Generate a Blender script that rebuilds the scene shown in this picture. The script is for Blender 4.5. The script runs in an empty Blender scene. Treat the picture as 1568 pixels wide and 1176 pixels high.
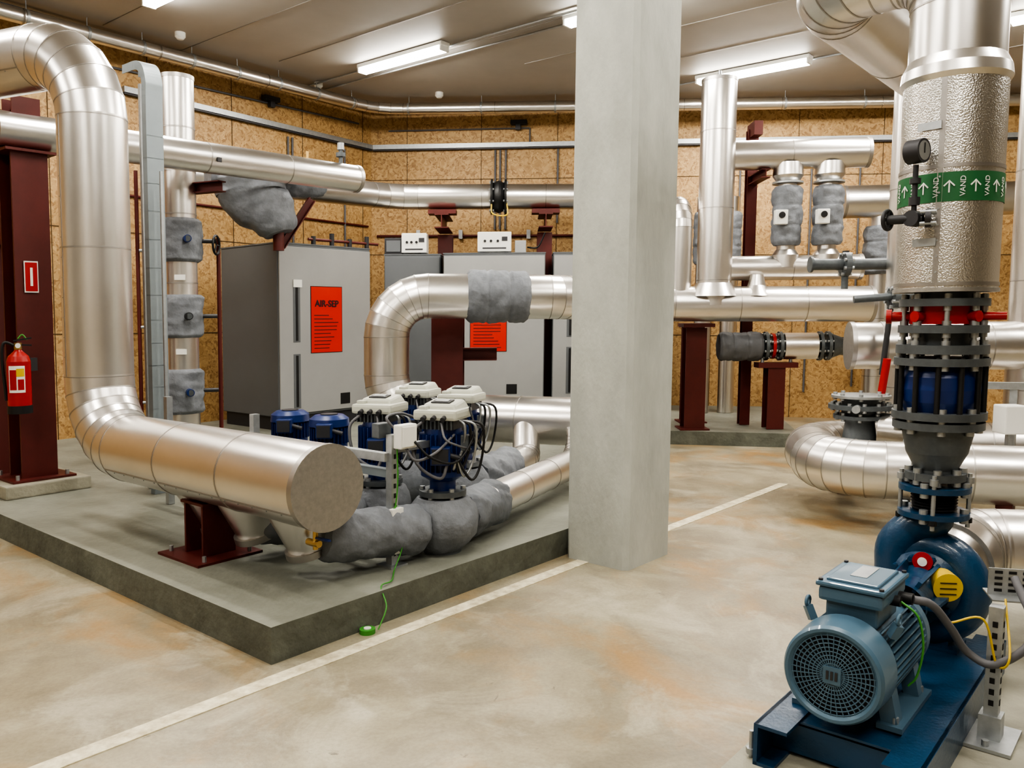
import bpy, bmesh, math, random
from mathutils import Matrix, Vector, noise
random.seed(4)
V=Vector
RD=V((.643,.766,0)); LD=V((-.766,.643,0)); UP=V((0,0,1))
AZ=math.atan2(.766,.643)   # rotation that maps +x to RD

# ------------------------------------------------------------------ materials
def mat(name,col,rough=.5,metal=0.0,bump=0,bscale=30,var=0,vscale=4,col2=None,rvar=0,emit=0,stretch=None,coat=0,bdet=4):
    m=bpy.data.materials.new(name); m.use_nodes=True
    nt=m.node_tree; N=nt.nodes; L=nt.links
    p=N['Principled BSDF']
    p.inputs['Base Color'].default_value=(*col,1)
    p.inputs['Roughness'].default_value=rough
    p.inputs['Metallic'].default_value=metal
    if coat: p.inputs['Coat Weight'].default_value=coat
    if emit:
        p.inputs['Emission Color'].default_value=(*col,1); p.inputs['Emission Strength'].default_value=emit
    tc=N.new('ShaderNodeTexCoord'); vec=tc.outputs['Object']
    if stretch:
        mp=N.new('ShaderNodeMapping'); mp.inputs['Scale'].default_value=stretch
        L.new(vec,mp.inputs[0]); vec=mp.outputs[0]
    if var or col2:
        n=N.new('ShaderNodeTexNoise'); n.inputs['Scale'].default_value=vscale; n.inputs['Detail'].default_value=6; n.inputs['Roughness'].default_value=.65
        L.new(vec,n.inputs['Vector'])
        r=N.new('ShaderNodeValToRGB'); r.color_ramp.elements[0].position=.35; r.color_ramp.elements[1].position=.66
        c2=col2 if col2 else tuple(c*(1-var) for c in col)
        r.color_ramp.elements[0].color=(*c2,1); r.color_ramp.elements[1].color=(*col,1)
        L.new(n.outputs['Fac'],r.inputs[0]); L.new(r.outputs[0],p.inputs['Base Color'])
        if rvar:
            mr=N.new('ShaderNodeMapRange'); mr.inputs[3].default_value=rough-rvar; mr.inputs[4].default_value=rough+rvar
            L.new(n.outputs['Fac'],mr.inputs[0]); L.new(mr.outputs[0],p.inputs['Roughness'])
    if bump:
        n2=N.new('ShaderNodeTexNoise'); n2.inputs['Scale'].default_value=bscale; n2.inputs['Detail'].default_value=bdet
        L.new(vec,n2.inputs['Vector'])
        b=N.new('ShaderNodeBump'); b.inputs['Strength'].default_value=bump; b.inputs['Distance'].default_value=.02
        L.new(n2.outputs['Fac'],b.inputs['Height']); L.new(b.outputs[0],p.inputs['Normal'])
    return m

ALU=mat('aluminium_jacket',(.79,.765,.735),.30,1,bump=.05,bscale=4,var=.06,vscale=2,rvar=.03,bdet=1)
STU=mat('aluminium_stucco',(.70,.68,.65),.30,1,bump=.22,bscale=160,var=.05,vscale=3,bdet=1)
CAPM=mat('aluminium_endcap',(.48,.465,.44),.5,1,bump=.05,bscale=60,var=.15,vscale=40)
SEAM=mat('aluminium_seam',(.44,.42,.40),.42,1)
GALV=mat('galvanised_steel',(.46,.48,.49),.45,.8,var=.15,vscale=25)
DUCT=mat('cable_duct_grey',(.28,.32,.34),.5,.3,var=.1)
BLK=mat('insulation_blanket',(.205,.22,.245),.66,0,bump=.8,bscale=12,var=.28,vscale=9)
REDST=mat('red_oxide_steel',(.115,.018,.014),.5,0,var=.2,vscale=5)
RED=mat('red_paint',(.40,.010,.008),.35,0)
SIGNR=mat('sign_red',(.60,.018,.008),.5)
CABM=mat('cabinet_grey',(.36,.365,.36),.42,.15,var=.06,vscale=2)
CABD=mat('cabinet_dark',(.14,.15,.16),.5,.1,var=.06,vscale=2)
WHT=mat('white_plastic',(.78,.78,.74),.45)
CREAM=mat('pump_head_cream',(.52,.53,.46),.4)
BLACK=mat('black_rubber',(.012,.012,.013),.5)
DARK=mat('dark_cast',(.05,.05,.055),.5,.3)
CAST=mat('cast_grey',(.13,.145,.155),.45,.4,var=.2,vscale=20)
PBLUE=mat('pump_blue',(.010,.052,.115),.32,0,bump=.1,bscale=60,coat=.2)
MBLUE=mat('motor_blue_grey',(.078,.145,.205),.36,0,coat=.15)
SBLUE=mat('small_motor_blue',(.010,.030,.14),.35,0)
COPP=mat('brass',(.55,.38,.16),.35,.9)
GREEN=mat('label_green',(.02,.13,.045),.5)
WIREG=mat('green_wire',(.06,.27,.04),.5)
CABLEG=mat('grey_cable',(.13,.13,.14),.6)
YEL=mat('yellow_plastic',(.65,.45,.03),.5)
CONC=mat('column_concrete',(.47,.485,.445),.8,0,bump=.35,bscale=18,var=.22,vscale=3,stretch=(1,1,.5))
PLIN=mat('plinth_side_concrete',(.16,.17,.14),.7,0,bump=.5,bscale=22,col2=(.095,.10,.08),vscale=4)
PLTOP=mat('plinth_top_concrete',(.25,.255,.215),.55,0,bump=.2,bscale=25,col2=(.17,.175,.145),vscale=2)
PADM=mat('pad_concrete',(.36,.345,.275),.6,0,bump=.3,bscale=30,var=.2,vscale=4)
LINE=mat('floor_line_paint',(.76,.71,.53),.6,0,col2=(.46,.40,.27),vscale=16)
TUBE=mat('fluorescent_diffuser',(1,.97,.90),.5,0,emit=30)
WOODK=mat('joint_dark',(.11,.065,.03),.9)

def osb():
    m=bpy.data.materials.new('osb_board'); m.use_nodes=True
    nt=m.node_tree; N=nt.nodes; L=nt.links; p=N['Principled BSDF']; p.inputs['Roughness'].default_value=.55
    tc=N.new('ShaderNodeTexCoord')
    nz=N.new('ShaderNodeTexNoise'); nz.inputs['Scale'].default_value=7; nz.inputs['Detail'].default_value=4; L.new(tc.outputs['Object'],nz.inputs['Vector'])
    mx=N.new('ShaderNodeMixRGB'); mx.inputs[0].default_value=.18; L.new(tc.outputs['Object'],mx.inputs[1]); L.new(nz.outputs['Color'],mx.inputs[2])
    v=N.new('ShaderNodeTexVoronoi'); v.inputs['Scale'].default_value=42; L.new(mx.outputs[0],v.inputs['Vector'])
    r=N.new('ShaderNodeValToRGB'); e=r.color_ramp.elements
    e[0].position=0; e[0].color=(.34,.19,.075,1); e[1].position=1; e[1].color=(.66,.44,.205,1)
    k=r.color_ramp.elements.new(.3); k.color=(.50,.31,.130,1)
    sp=N.new('ShaderNodeSeparateColor'); L.new(v.outputs['Color'],sp.inputs[0])
    L.new(sp.outputs[0],r.inputs[0])
    n2=N.new('ShaderNodeTexNoise'); n2.inputs['Scale'].default_value=.9; L.new(tc.outputs['Object'],n2.inputs['Vector'])
    m2=N.new('ShaderNodeMixRGB'); m2.blend_type='MULTIPLY'; m2.inputs[0].default_value=.3; L.new(r.outputs[0],m2.inputs[1]); L.new(n2.outputs['Fac'],m2.inputs[2])
    L.new(m2.outputs[0],p.inputs['Base Color'])
    return m
OSB=osb()

def floor_mat():
    m=bpy.data.materials.new('floor_concrete'); m.use_nodes=True
    nt=m.node_tree; N=nt.nodes; L=nt.links; p=N['Principled BSDF']
    tc=N.new('ShaderNodeTexCoord')
    def noi(s,d=6,ro=.6,dist=0,off=0):
        mp=N.new('ShaderNodeMapping'); mp.inputs['Location'].default_value=(off,off*.7,0); L.new(tc.outputs['Object'],mp.inputs[0])
        n=N.new('ShaderNodeTexNoise'); n.inputs['Scale'].default_value=s; n.inputs['Detail'].default_value=d; n.inputs['Roughness'].default_value=ro; n.inputs['Distortion'].default_value=dist
        L.new(mp.outputs[0],n.inputs['Vector']); return n.outputs['Fac']
    def ramp(src,a,b,ca,cb):
        r=N.new('ShaderNodeValToRGB'); e=r.color_ramp.elements; e[0].position=a; e[1].position=b; e[0].color=(*ca,1); e[1].color=(*cb,1)
        L.new(src,r.inputs[0]); return r.outputs[0]
    def mix(f,a,col):
        x=N.new('ShaderNodeMixRGB'); L.new(f,x.inputs[0]); L.new(a,x.inputs[1]); x.inputs[2].default_value=(*col,1); return x.outputs[0]
    c=ramp(noi(1.4,9,.70,.5),.38,.62,(.245,.21,.145),(.37,.335,.24))
    c=mix(ramp(noi(1.0,7,.62,.8,5),.50,.66,(0,0,0),(.85,.85,.85)),c,(.37,.225,.09))
    c=mix(ramp(noi(1.5,8,.70,.7,11),.52,.68,(0,0,0),(.7,.7,.7)),c,(.20,.175,.13))
    c=mix(ramp(noi(1.6,9,.70,1.0,23),.52,.68,(0,0,0),(.8,.8,.8)),c,(.46,.43,.33))
    c=mix(ramp(noi(4.5,9,.75,.6,41),.65,.69,(0,0,0),(.7,.7,.7)),c,(.10,.09,.07))
    f3=ramp(noi(60,3,.6,0,2),.35,.6,(.88,.88,.88),(1,1,1))
    m3=N.new('ShaderNodeMixRGB'); m3.blend_type='MULTIPLY'; m3.inputs[0].default_value=1; L.new(c,m3.inputs[1]); L.new(f3,m3.inputs[2])
    L.new(m3.outputs[0],p.inputs['Base Color'])
    mr=N.new('ShaderNodeMapRange'); L.new(noi(2.5,6,.6,0,3),mr.inputs[0]); mr.inputs[3].default_value=.18; mr.inputs[4].default_value=.55
    L.new(mr.outputs[0],p.inputs['Roughness'])
    b=N.new('ShaderNodeBump'); b.inputs['Strength'].default_value=.12; b.inputs['Distance'].default_value=.01; L.new(noi(30,4,.6),b.inputs['Height']); L.new(b.outputs[0],p.inputs['Normal'])
    return m
FLOOR=floor_mat()
CEIL=mat('ceiling_board',(.43,.405,.37),.6,0,var=.1,vscale=.8)

# ------------------------------------------------------------------ builder
KW=.0139
def warp(v):
    "survey correction: the plan spreads slightly towards the east side of the hall"
    k=1/(1-KW*v.x)
    z=v.z if v.z<.17 else .17+(v.z-.17)*k
    return V((v.x*k,v.y*k,z))
def frame(d):
    d=d.normalized(); a=UP if abs(d.z)<.9 else V((1,0,0))
    x=a.cross(d).normalized(); y=d.cross(x).normalized()
    return x,y,d
class B:
    def __init__(s,name,w=True,off=(0,0,0)): s.name=name; s.bm=bmesh.new(); s.m=[]; s.w=w; s.off=V(off)
    def mi(s,m):
        if m not in s.m: s.m.append(m)
        return s.m.index(m)
    def face(s,vs,m,smooth=False):
        try:
            f=s.bm.faces.new(vs); f.material_index=s.mi(m); f.smooth=smooth; return f
        except ValueError: return None
    def box(s,c,size,m,rz=0,bev=0,M=None,taper=1):
        M=(Matrix.Translation(V(c))@Matrix.Rotation(rz,4,'Z')) if M is None else M
        tmp=bmesh.new(); bmesh.ops.create_cube(tmp,size=1)
        for v in tmp.verts:
            t=taper if v.co.z>0 else 1
            v.co=V((v.co.x*size[0]*t,v.co.y*size[1]*t,v.co.z*size[2]))
        if bev: bmesh.ops.bevel(tmp,geom=tmp.edges[:],offset=bev,segments=2,affect='EDGES',profile=.6)
        s.merge(tmp,M,m,False)
    def merge(s,tmp,M,m,smooth):
        k=s.mi(m); mp={}
        for v in tmp.verts: mp[v.index]=s.bm.verts.new(M@v.co)
        tmp.verts.index_update()
        for f in tmp.faces:
            nf=s.bm.faces.new([mp[v.index] for v in f.verts]); nf.material_index=k; nf.smooth=smooth
        tmp.free()
    def boxe(s,p0,p1,w,h,m,up=None,bev=0):
        "bar from p0 to p1, w across, h along up"
        p0=V(p0);p1=V(p1); d=p1-p0; L=d.length; x,y,z=frame(d)
        if up is not None:
            y=(V(up)-z*V(up).dot(z)).normalized(); x=y.cross(z)
        M=Matrix(((x.x,y.x,z.x,0),(x.y,y.y,z.y,0),(x.z,y.z,z.z,0),(0,0,0,1))); M=Matrix.Translation((p0+p1)/2)@M
        s.box((0,0,0),(w,h,L),m,M=M,bev=bev)
    def cyl(s,p0,p1,r0,m,r1=None,seg=32,caps=True,capm=None):
        p0=V(p0);p1=V(p1); r1=r0 if r1 is None else r1
        x,y,z=frame(p1-p0); A=[];Bv=[]
        cs=[(math.cos(2*math.pi*i/seg),math.sin(2*math.pi*i/seg)) for i in range(seg)]
        for c,q in cs:
            A.append(s.bm.verts.new(p0+(x*c+y*q)*r0)); Bv.append(s.bm.verts.new(p1+(x*c+y*q)*r1))
        for i in range(seg):
            j=(i+1)%seg; s.face([A[i],A[j],Bv[j],Bv[i]],m,True)
        if caps:
            cm=capm or m
            if r0>1e-4: s.face([s.bm.verts.new(v.co) for v in reversed(A)],cm)
            if r1>1e-4: s.face([s.bm.verts.new(v.co) for v in Bv],cm)
    def lathe(s,p,d,prof,m,seg=36):
        "prof: list of (axial, radius)"
        for (a0,r0),(a1,r1) in zip(prof,prof[1:]):
            dd=V(d).normalized()
            if abs(a1-a0)<1e-6: a1=a0+1e-5
            s.cyl(V(p)+dd*a0,V(p)+dd*a1,max(r0,1e-5),m,r1=max(r1,1e-5),seg=seg,caps=False)
    def sweep(s,pts,r,m,seg=20,smooth=True,rf=None,share=True,caps=True,capm=None):
        pts=[V(p) for p in pts]; n=len(pts); tang=[]
        for i in range(n):
            t=V((0,0,0))
            if i>0: t+=(pts[i]-pts[i-1]).normalized()
            if i<n-1: t+=(pts[i+1]-pts[i]).normalized()
            tang.append(t.normalized())
        x,y,z=frame(tang[0]); rings=[]
        for i in range(n):
            t=tang[i]; x=(x-t*x.dot(t)).normalized(); y=t.cross(x)
            ring=[]
            for k in range(seg):
                a=2*math.pi*k/seg; rr=r[i] if isinstance(r,(list,tuple)) else r
                if rf: rr*=rf(i/(n-1),a,pts[i])
                ring.append(pts[i]+(x*math.cos(a)+y*math.sin(a))*rr)
            rings.append(ring)
        if share:
            R_=[[s.bm.verts.new(c) for c in ring] for ring in rings]
            for i in range(n-1):
                for k in range(seg):
                    j=(k+1)%seg; s.face([R_[i][k],R_[i][j],R_[i+1][j],R_[i+1][k]],m,smooth)
        else:
            for i in range(n-1):
                A=[s.bm.verts.new(c) for c in rings[i]]; C=[s.bm.verts.new(c) for c in rings[i+1]]
                for k in range(seg):
                    j=(k+1)%seg; s.face([A[k],A[j],C[j],C[k]],m,smooth)
        if caps:
            cm=capm or m
            s.face([s.bm.verts.new(c) for c in reversed(rings[0])],cm); s.face([s.bm.verts.new(c) for c in rings[-1]],cm)
    def band(s,p,d,r,w,m,seg=40):
        d=V(d).normalized(); p=V(p); s.cyl(p-d*w/2,p+d*w/2,r,m,seg=seg,caps=True)
    def pipe(s,path,r,m=None,bend=.35,gores=6,sp=.95,seam=True,seg=40,capm=None,lap=None):
        m=m or ALU; path=[V(p) for p in path]; out=[path[0]]; joints=[]; runs=[]; cur=path[0]
        for i in range(1,len(path)-1):
            a=(path[i-1]-path[i]).normalized(); b=(path[i+1]-path[i]).normalized()
            ang=math.pi-a.angle(b)
            if ang<.05: out.append(path[i]); continue
            T=bend*math.tan(ang/2)
            T=min(T,(path[i-1]-path[i]).length*.98,(path[i+1]-path[i]).length*.98); rr=T/math.tan(ang/2)
            p0=path[i]+a*T; p1=path[i]+b*T
            bis=(a+b).normalized(); c=path[i]+bis*(rr/math.cos(ang/2))
            runs.append((cur,p0)); n=max(2,round(gores*ang/(math.pi/2)))
            v0=p0-c; ax=v0.cross(p1-c).normalized()
            for k in range(n+1):
                q=c+Matrix.Rotation(ang*k/n,3,ax)@v0
                out.append(q)
                joints.append((q,(Matrix.Rotation(ang*k/n,3,ax)@(-a))))
            cur=p1
        runs.append((cur,path[-1])); out.append(path[-1])
        cl=[out[0]]
        for q in out[1:]:
            if (q-cl[-1]).length>1e-3: cl.append(q)
        s.sweep(cl,r,m,seg=seg,share=False,capm=capm or CAPM)
        if seam:
            for q,d in joints: s.band(q,d,r+.0025,.007,SEAM)
            for a,b in runs:
                L=(b-a).length
                if L>sp*.7:
                    n=int(L/sp)+1
                    for k in range(1,n): s.band(a.lerp(b,k/n),b-a,r+.0025,.010,SEAM)
                if lap and L>.5:
                    dd=(b-a).normalized(); ll=V(lap); ll=(ll-dd*ll.dot(dd)).normalized()
                    s.boxe(a+ll*(r+.0005),b+ll*(r+.0005),.010,.004,SEAM,up=ll)
                    n=int(L/.12)
                    for k in range(1,n): q=a.lerp(b,k/n)+ll.cross(dd)*.012+ll*r; s.cyl(q,q+ll*.003,.004,GALV,seg=6)
    def endcap(s,p,d,r):
        d=V(d).normalized(); s.cyl(V(p)-d*.03,V(p)+d*.006,r+.004,SEAM,seg=40,capm=CAPM)
    def blanket(s,path,r,m=None,lump=.10,cinch=True,seg=36,n=40):
        m=m or BLK
        path=smooth([V(p) for p in path],n) if len(path)>2 else [V(path[0]).lerp(V(path[1]),k/n) for k in range(n+1)]
        ph=random.random()*10
        def rf(t,a,p):
            e=1-.16*max(0,1-min(t,1-t)/.06)
            if cinch:
                for c in (.33,.67): e-= .07*math.exp(-((t-c)/.02)**2)
            v=noise.noise(p*9+V((math.cos(a),math.sin(a),ph))*1.6)*lump + noise.noise(p*16+V((math.cos(a)*4,math.sin(a)*4,ph)))*lump*.7
            return e+v
        s.sweep(path,r,m,seg=seg,rf=rf)
    def flange(s,p,d,r,th,m,bolts=8,bm_=None,br=.011):
        d=V(d).normalized(); p=V(p); s.cyl(p-d*th/2,p+d*th/2,r,m,seg=40)
        x,y,z=frame(d)
        for k in range(bolts):
            a=2*math.pi*(k+.5)/bolts; q=p+(x*math.cos(a)+y*math.sin(a))*r*.86
            s.cyl(q-d*(th/2+.018),q+d*(th/2+.018),br*1.5,bm_ or GALV,seg=6)
    def hbeam(s,p0,p1,w,h,t,m,up=None):
        p0=V(p0);p1=V(p1); x,y,z=frame(p1-p0)
        if up is not None:
            y=(V(up)-z*V(up).dot(z)).normalized(); x=y.cross(z)
        for sg in (-1,1): s.boxe(p0+y*sg*(h/2-t/2),p1+y*sg*(h/2-t/2),w,t,m,up=y)
        s.boxe(p0,p1,t*.8,h-2*t,m,up=y)
    def poly(s,pts,z0,z1,m,topm=None):
        A=[s.bm.verts.new((p[0],p[1],z0)) for p in pts]; C=[s.bm.verts.new((p[0],p[1],z1)) for p in pts]; n=len(pts)
        s.face(C,topm or m); s.face(list(reversed(A)),m)
        for i in range(n): s.face([A[i],A[(i+1)%n],C[(i+1)%n],C[i]],m)
    def done(s,fix=True):
        for v in s.bm.verts:
            v.co=v.co+s.off
            if s.w: v.co=warp(v.co)
        if fix: bmesh.ops.recalc_face_normals(s.bm,faces=s.bm.faces[:])
        me=bpy.data.meshes.new(s.name); s.bm.to_mesh(me); s.bm.free()
        for m in s.m: me.materials.append(m)
        ob=bpy.data.objects.new(s.name,me); bpy.context.collection.objects.link(ob); return ob
def smooth(pts,n=24):
    pts=[V(p) for p in pts]; P=[pts[0]*2-pts[1]]+pts+[pts[-1]*2-pts[-2]]; out=[]; seg=len(pts)-1; per=max(2,n//seg)
    for i in range(1,len(P)-2):
        a,b,c,d=P[i-1:i+3]
        for k in range(per):
            t=k/per; out.append(.5*((2*b)+(c-a)*t+(2*a-5*b+4*c-d)*t*t+(3*b-a-3*c+d)*t**3))
    out.append(pts[-1]); return out
def inroom(q): return -9.5<q.x<10.8 and q.y>-4.8 and q.y<13.6-.143*(q.x+2.33) and (q.x+2.5)*.807-(q.y-13.75)*.59>0.3

# ------------------------------------------------------------------ room
CZ=4.8
C0=(-2.33,13.75); CL=(-10.0,3.26); CR=(11,11.84)
fl=B('floor',False); fl.poly([CL,C0,CR,(11,-5),(-10,-5)][::-1],-.1,0,FLOOR); fl.done()
ce=B('ceiling',False); ce.poly([CL,C0,CR,(11,-5),(-10,-5)][::-1],CZ,CZ+.1,CEIL)
for k in range(-6,9):
    p=V((k*1.6-.6,5,CZ-.004))
    ins=[q for q in [p+LD*(t*.5) for t in range(-22,20)] if inroom(q)]
    if len(ins)>1: ce.boxe(ins[0],ins[-1],.012,.008,SEAM,up=UP)
ce.done()
def wall(name,a,b,m,joints=True):
    w=B(name,False); a=V((*a,0));b=V((*b,0)); d=(b-a).normalized(); nrm=V((d.y,-d.x,0))
    A=[a,b,b-nrm*.15,a-nrm*.15]
    w.poly([(p.x,p.y) for p in A],0,CZ,m)
    if joints:
        L=(b-a).length
        for z in (1.25,2.5,3.7): w.boxe(a+nrm*.002+UP*z,b+nrm*.002+UP*z,.008,.010,WOODK,up=UP)
        k=.6
        while k<L:
            w.boxe(a+d*k+nrm*.002,a+d*k+nrm*.002+UP*CZ,.008,.008,WOODK,up=nrm); k+=1.22
    return w.done()
wall('wall_left',CL,C0,OSB); wall('wall_back',C0,CR,OSB)
PLAIN=mat('wall_painted',(.50,.45,.37),.8,0,var=.1,vscale=1)
wall('wall_right',CR,(11,-5),PLAIN,False); wall('wall_front',(11,-5),(-10,-5),PLAIN,False); wall('wall_side',(-10,-5),CL,PLAIN,False)

pl=B('concrete_plinth')
poly=[(-1.035,3.50),(.42,5.22),(1.40,9.72),(3.25,9.25),(3.75,12.1),(-2.2,13.3),(-6.3,7.6),(-4.4,6.4)]
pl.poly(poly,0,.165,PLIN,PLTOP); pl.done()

ln=B('floor_line_marking'); ln.boxe((-3.35,.62,.002),(2.42,7.26,.002),.085,.004,LINE,up=UP); ln.done()

co=B('concrete_column',False)
fc=V((.69,4.82,0)); a=fc+RD*.52; b=fc+LD*.45; c=a+LD*.45
ch=.03
pts=[fc+RD*ch,a-RD*ch,a+LD*ch,c-LD*ch,c-RD*ch,b+RD*ch,b-LD*ch,fc+LD*ch]
co.poly([(p.x,p.y) for p in pts],0,CZ,CONC); co.done()

# ------------------------------------------------------------------ lights
def lamp(c,d,vis=True):
    c=V(c); d=V(d).normalized(); b=B('fluorescent_ceiling_light',False)
    b.boxe(c-d*.78,c+d*.78,.15,.05,WHT,up=UP,bev=.008)
    b.boxe(c-d*.75-UP*.055,c+d*.75-UP*.055,.12,.065,TUBE,up=UP,bev=.015)
    for sg in (-1,1): b.boxe(c+d*sg*.76-UP*.045-d*.012,c+d*sg*.76-UP*.045+d*.012,.14,.08,WHT,up=UP)
    o=b.done()
    L=bpy.data.lights.new('tube_light','AREA'); L.shape='RECTANGLE'; L.size=1.45; L.size_y=.10; L.energy=30; L.color=(1,.94,.85)
    lo=bpy.data.objects.new('tube_light',L); bpy.context.collection.objects.link(lo)
    x=d; z=V((0,0,1)); y=z.cross(x)
    M=Matrix(((x.x,y.x,z.x,0),(x.y,y.y,z.y,0),(x.z,y.z,z.z,0),(0,0,0,1)))
    lo.matrix_world=Matrix.Translation(c-UP*.095)@M
    lo.parent=o
for p in [(-1.44,10.75),(3.08,11.1),(-3.25,8.45),(1.15,8.9),(4.45,9.45),(5.9,8.7),(-1.6,5.8),(2.6,6.0),(-4.8,5.6),(.2,3.0),(3.9,3.2),(-3.2,1.6),(1.5,0),(-1.5,-1.8),(6.5,5),(-6.5,2.2)]:  # near and rear fixtures are out of view, added to light the hall
    lamp((p[0],p[1],CZ-.03),-LD)
cc=B('ceiling_conduit',False)
for px,py in ((-1.47,10.75),(3.08,11.1),(1.15,8.9)):
    p=V((px,py,CZ-.03))+RD*.12
    ins=[q for q in [p+LD*(t*.25) for t in range(-40,40)] if inroom(q)]
    cc.cyl(ins[0],ins[-1],.014,GALV,seg=8)
cc.done()

pd=B('ceiling_perimeter_duct',False)
pd.pipe([(-9.0,4.4,4.62),(-5.3,8.97,4.62),(-2.1,12.85,4.62),(8,11.85,4.62)],.080,bend=.8,sp=1.6,seg=20)
for k in range(9):
    q=V((-1.6+k*1.1,12.80-.099*k*1.1,4.62)); pd.band(q,(1,-.1,0),.087,.03,GALV); pd.cyl(q,q+UP*.18,.006,GALV,seg=8)
for k in range(8):
    q=V((-5.3,8.97,4.62)).lerp(V((-2.1,12.85,4.62)),k/8+.03); pd.band(q,(3.2,3.88,0),.087,.03,GALV); pd.cyl(q,q+UP*.18,.006,GALV,seg=8)
pd.done()
pd=B('cable_conduit_run',False)
pd.sweep([(-9.2,3.9,4.75),(-5.3,9.25,4.75),(-2.3,13.3,4.75),(8,12.15,4.75)],.02,CABLEG,seg=8); pd.done()
def onwallL(s,z,off=.03): return V((-2.33-.59*s+.807*off,13.75-.807*s-.59*off,z))
def onwallB(s,z,off=.03): return V((-2.33+.990*s-.142*off,13.75-.142*s-.990*off,z))
r=B('surface_mounting_rail',False)
r.boxe(onwallL(.05,4.22,.05),onwallL(4.2,4.22,.05),.06,.07,GALV,up=UP); r.boxe(onwallB(.05,4.22,.05),onwallB(11,4.22,.05),.06,.07,GALV,up=UP)
for a_,b_ in ((onwallL(.05,4.17,.05),onwallL(4.2,4.17,.05)),(onwallB(.05,4.17,.05),onwallB(11,4.17,.05))): r.boxe(a_,b_,.05,.02,DARK,up=UP)
r.done()
r=B('surface_conduits',False)
for s_,z0,z1 in ((2.05,2.9,4.15),(2.13,2.9,4.15),(2.22,2.9,4.15),(3.05,3.0,4.15),(5.7,1.0,4.1),(5.85,1.0,4.1),(6.9,.4,4.1),(7.6,.5,4.1),(8.3,.5,4.1)):
    r.cyl(onwallB(s_,z0,.025),onwallB(s_,z1,.025),.016,CABLEG,seg=8)
for s_,z0,z1 in ((1.7,2.4,4.1),(1.62,2.4,4.1),(.6,2.4,4.1),(3.6,.5,3.9)):
    r.cyl(onwallL(s_,z0,.025),onwallL(s_,z1,.025),.016,CABLEG,seg=8)
r.cyl(onwallL(.1,2.95,.025),onwallL(4.4,2.95,.025),.016,REDST,seg=8); r.cyl(onwallB(.1,2.8,.03),onwallB(5,2.8,.03),.02,REDST,seg=8)
r.cyl(onwallL(.3,4.55,.025),onwallL(4.4,4.45,.025),.014,CABLEG,seg=8); r.cyl(onwallB(.3,4.48,.025),onwallB(2.6,4.48,.025),.012,CABLEG,seg=8); r.cyl(onwallB(2.6,4.48,.025),onwallB(2.6,4.2,.025),.012,CABLEG,seg=8)
for s_ in (.8,1.5,2.6,3.4,4.6): r.box(onwallB(s_,2.82,.05),(.06,.06,.14),GALV)
r.done()
for s_,wl in ((2.3,onwallB),(8.1,onwallB),(1.9,onwallL)):
    b=B('conduit_clamp_box',False); b.boxe(wl(s_,4.56,.07),wl(s_+.26,4.56,.07),.10,.07,DARK,up=UP,bev=.01); b.boxe(wl(s_+.08,4.49,.07),wl(s_+.16,4.49,.07),.07,.09,DARK,up=UP); b.done()
for p in ((-3.95,10.05,CZ),(-2.8,12.1,CZ),(-1.12,12.55,CZ)):
    b=B('ceiling_detector',False); b.lathe(p,(0,0,-1),[(0,.06),(.05,.06),(.08,.035),(.085,.0)],WHT); b.done()

# ------------------------------------------------------------------ left big pipe (manifold)
cap=V((-.885,3.95,.685)); ris=V((-2.76,5.53,.685))
b=B('large_manifold_pipe')
top=V((-2.76,5.53,3.26))
b.pipe([cap,ris,top,top+V((-3.2,1.35,0))],.212,bend=.45,gores=6,sp=.9,lap=-RD*.85-UP*.5)
b.endcap(cap,cap-ris,.212)
dm=(ris-cap).normalized()
for k,t in enumerate((.30,.78,1.22)):
    q=cap+dm*t+UP*-.02
    e=q+RD*.10-UP*.34
    b.lathe(q+RD*.02,(e-q),[(.06,.185),(.32,.125),(.38,.115)],ALU)
    b.endcap(q+(e-q).normalized()*.38,(e-q),.117)
dq=cap+dm*.10+V((0,0,-.23)); b.cyl(dq+UP*.05,dq-UP*.09,.014,COPP,seg=12); b.cyl(dq-UP*.06-LD*.03,dq-UP*.06+LD*.06,.018,COPP,seg=12); b.boxe(dq-UP*.03,dq-UP*.03-LD*.11,.02,.008,SBLUE)
b.done()
s=B('pipe_support_stand'); q=V((-1.72,4.66,0))
s.boxe(q+UP*.172-LD*.22,q+UP*.172+LD*.22,.40,.014,REDST,up=UP)
s.hbeam(q+UP*.18,q+UP*.48,.20,.20,.016,REDST,up=LD)
s.boxe(q+UP*.475-LD*.12,q+UP*.475+LD*.12,.22,.014,REDST,up=UP)
for x in (-1,1):
    for y in (-1,1): s.cyl(q+RD*x*.14+LD*y*.18+UP*.165,q+RD*x*.14+LD*y*.18+UP*.21,.012,GALV,seg=6)
s.done()

q=V((-3.80,6.52,0)); f_=B('concrete_pad'); f_.box((q.x,q.y,.165+.05),(.62,.62,.10),PADM,rz=AZ,bev=.012); f_.done()
s=B('red_steel_post')
s.box((q.x,q.y,.275),(.46,.46,.016),REDST,rz=AZ); s.hbeam(q+UP*.28,q+UP*2.78,.26,.26,.02,REDST,up=LD)
s.boxe(q+UP*2.79-LD*.18,q+UP*2.79+LD*.18,.36,.02,REDST,up=UP)
s.hbeam(q+UP*2.88-RD*.1,q+UP*2.88+LD*1.6,.18,.16,.015,REDST,up=UP)
s.hbeam(q+UP*2.96,q+UP*3.2,.2,.2,.015,REDST,up=LD)
for x in (-1,1):
    for y in (-1,1): s.cyl(q+RD*x*.18+LD*y*.18+UP*.27,q+RD*x*.18+LD*y*.18+UP*.32,.014,GALV,seg=6)
s.done()
s=B('red_steel_post'); q2=V((-4.40,7.20,0)); s.box((q2.x,q2.y,.175),(.4,.4,.02),REDST,rz=AZ)
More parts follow.
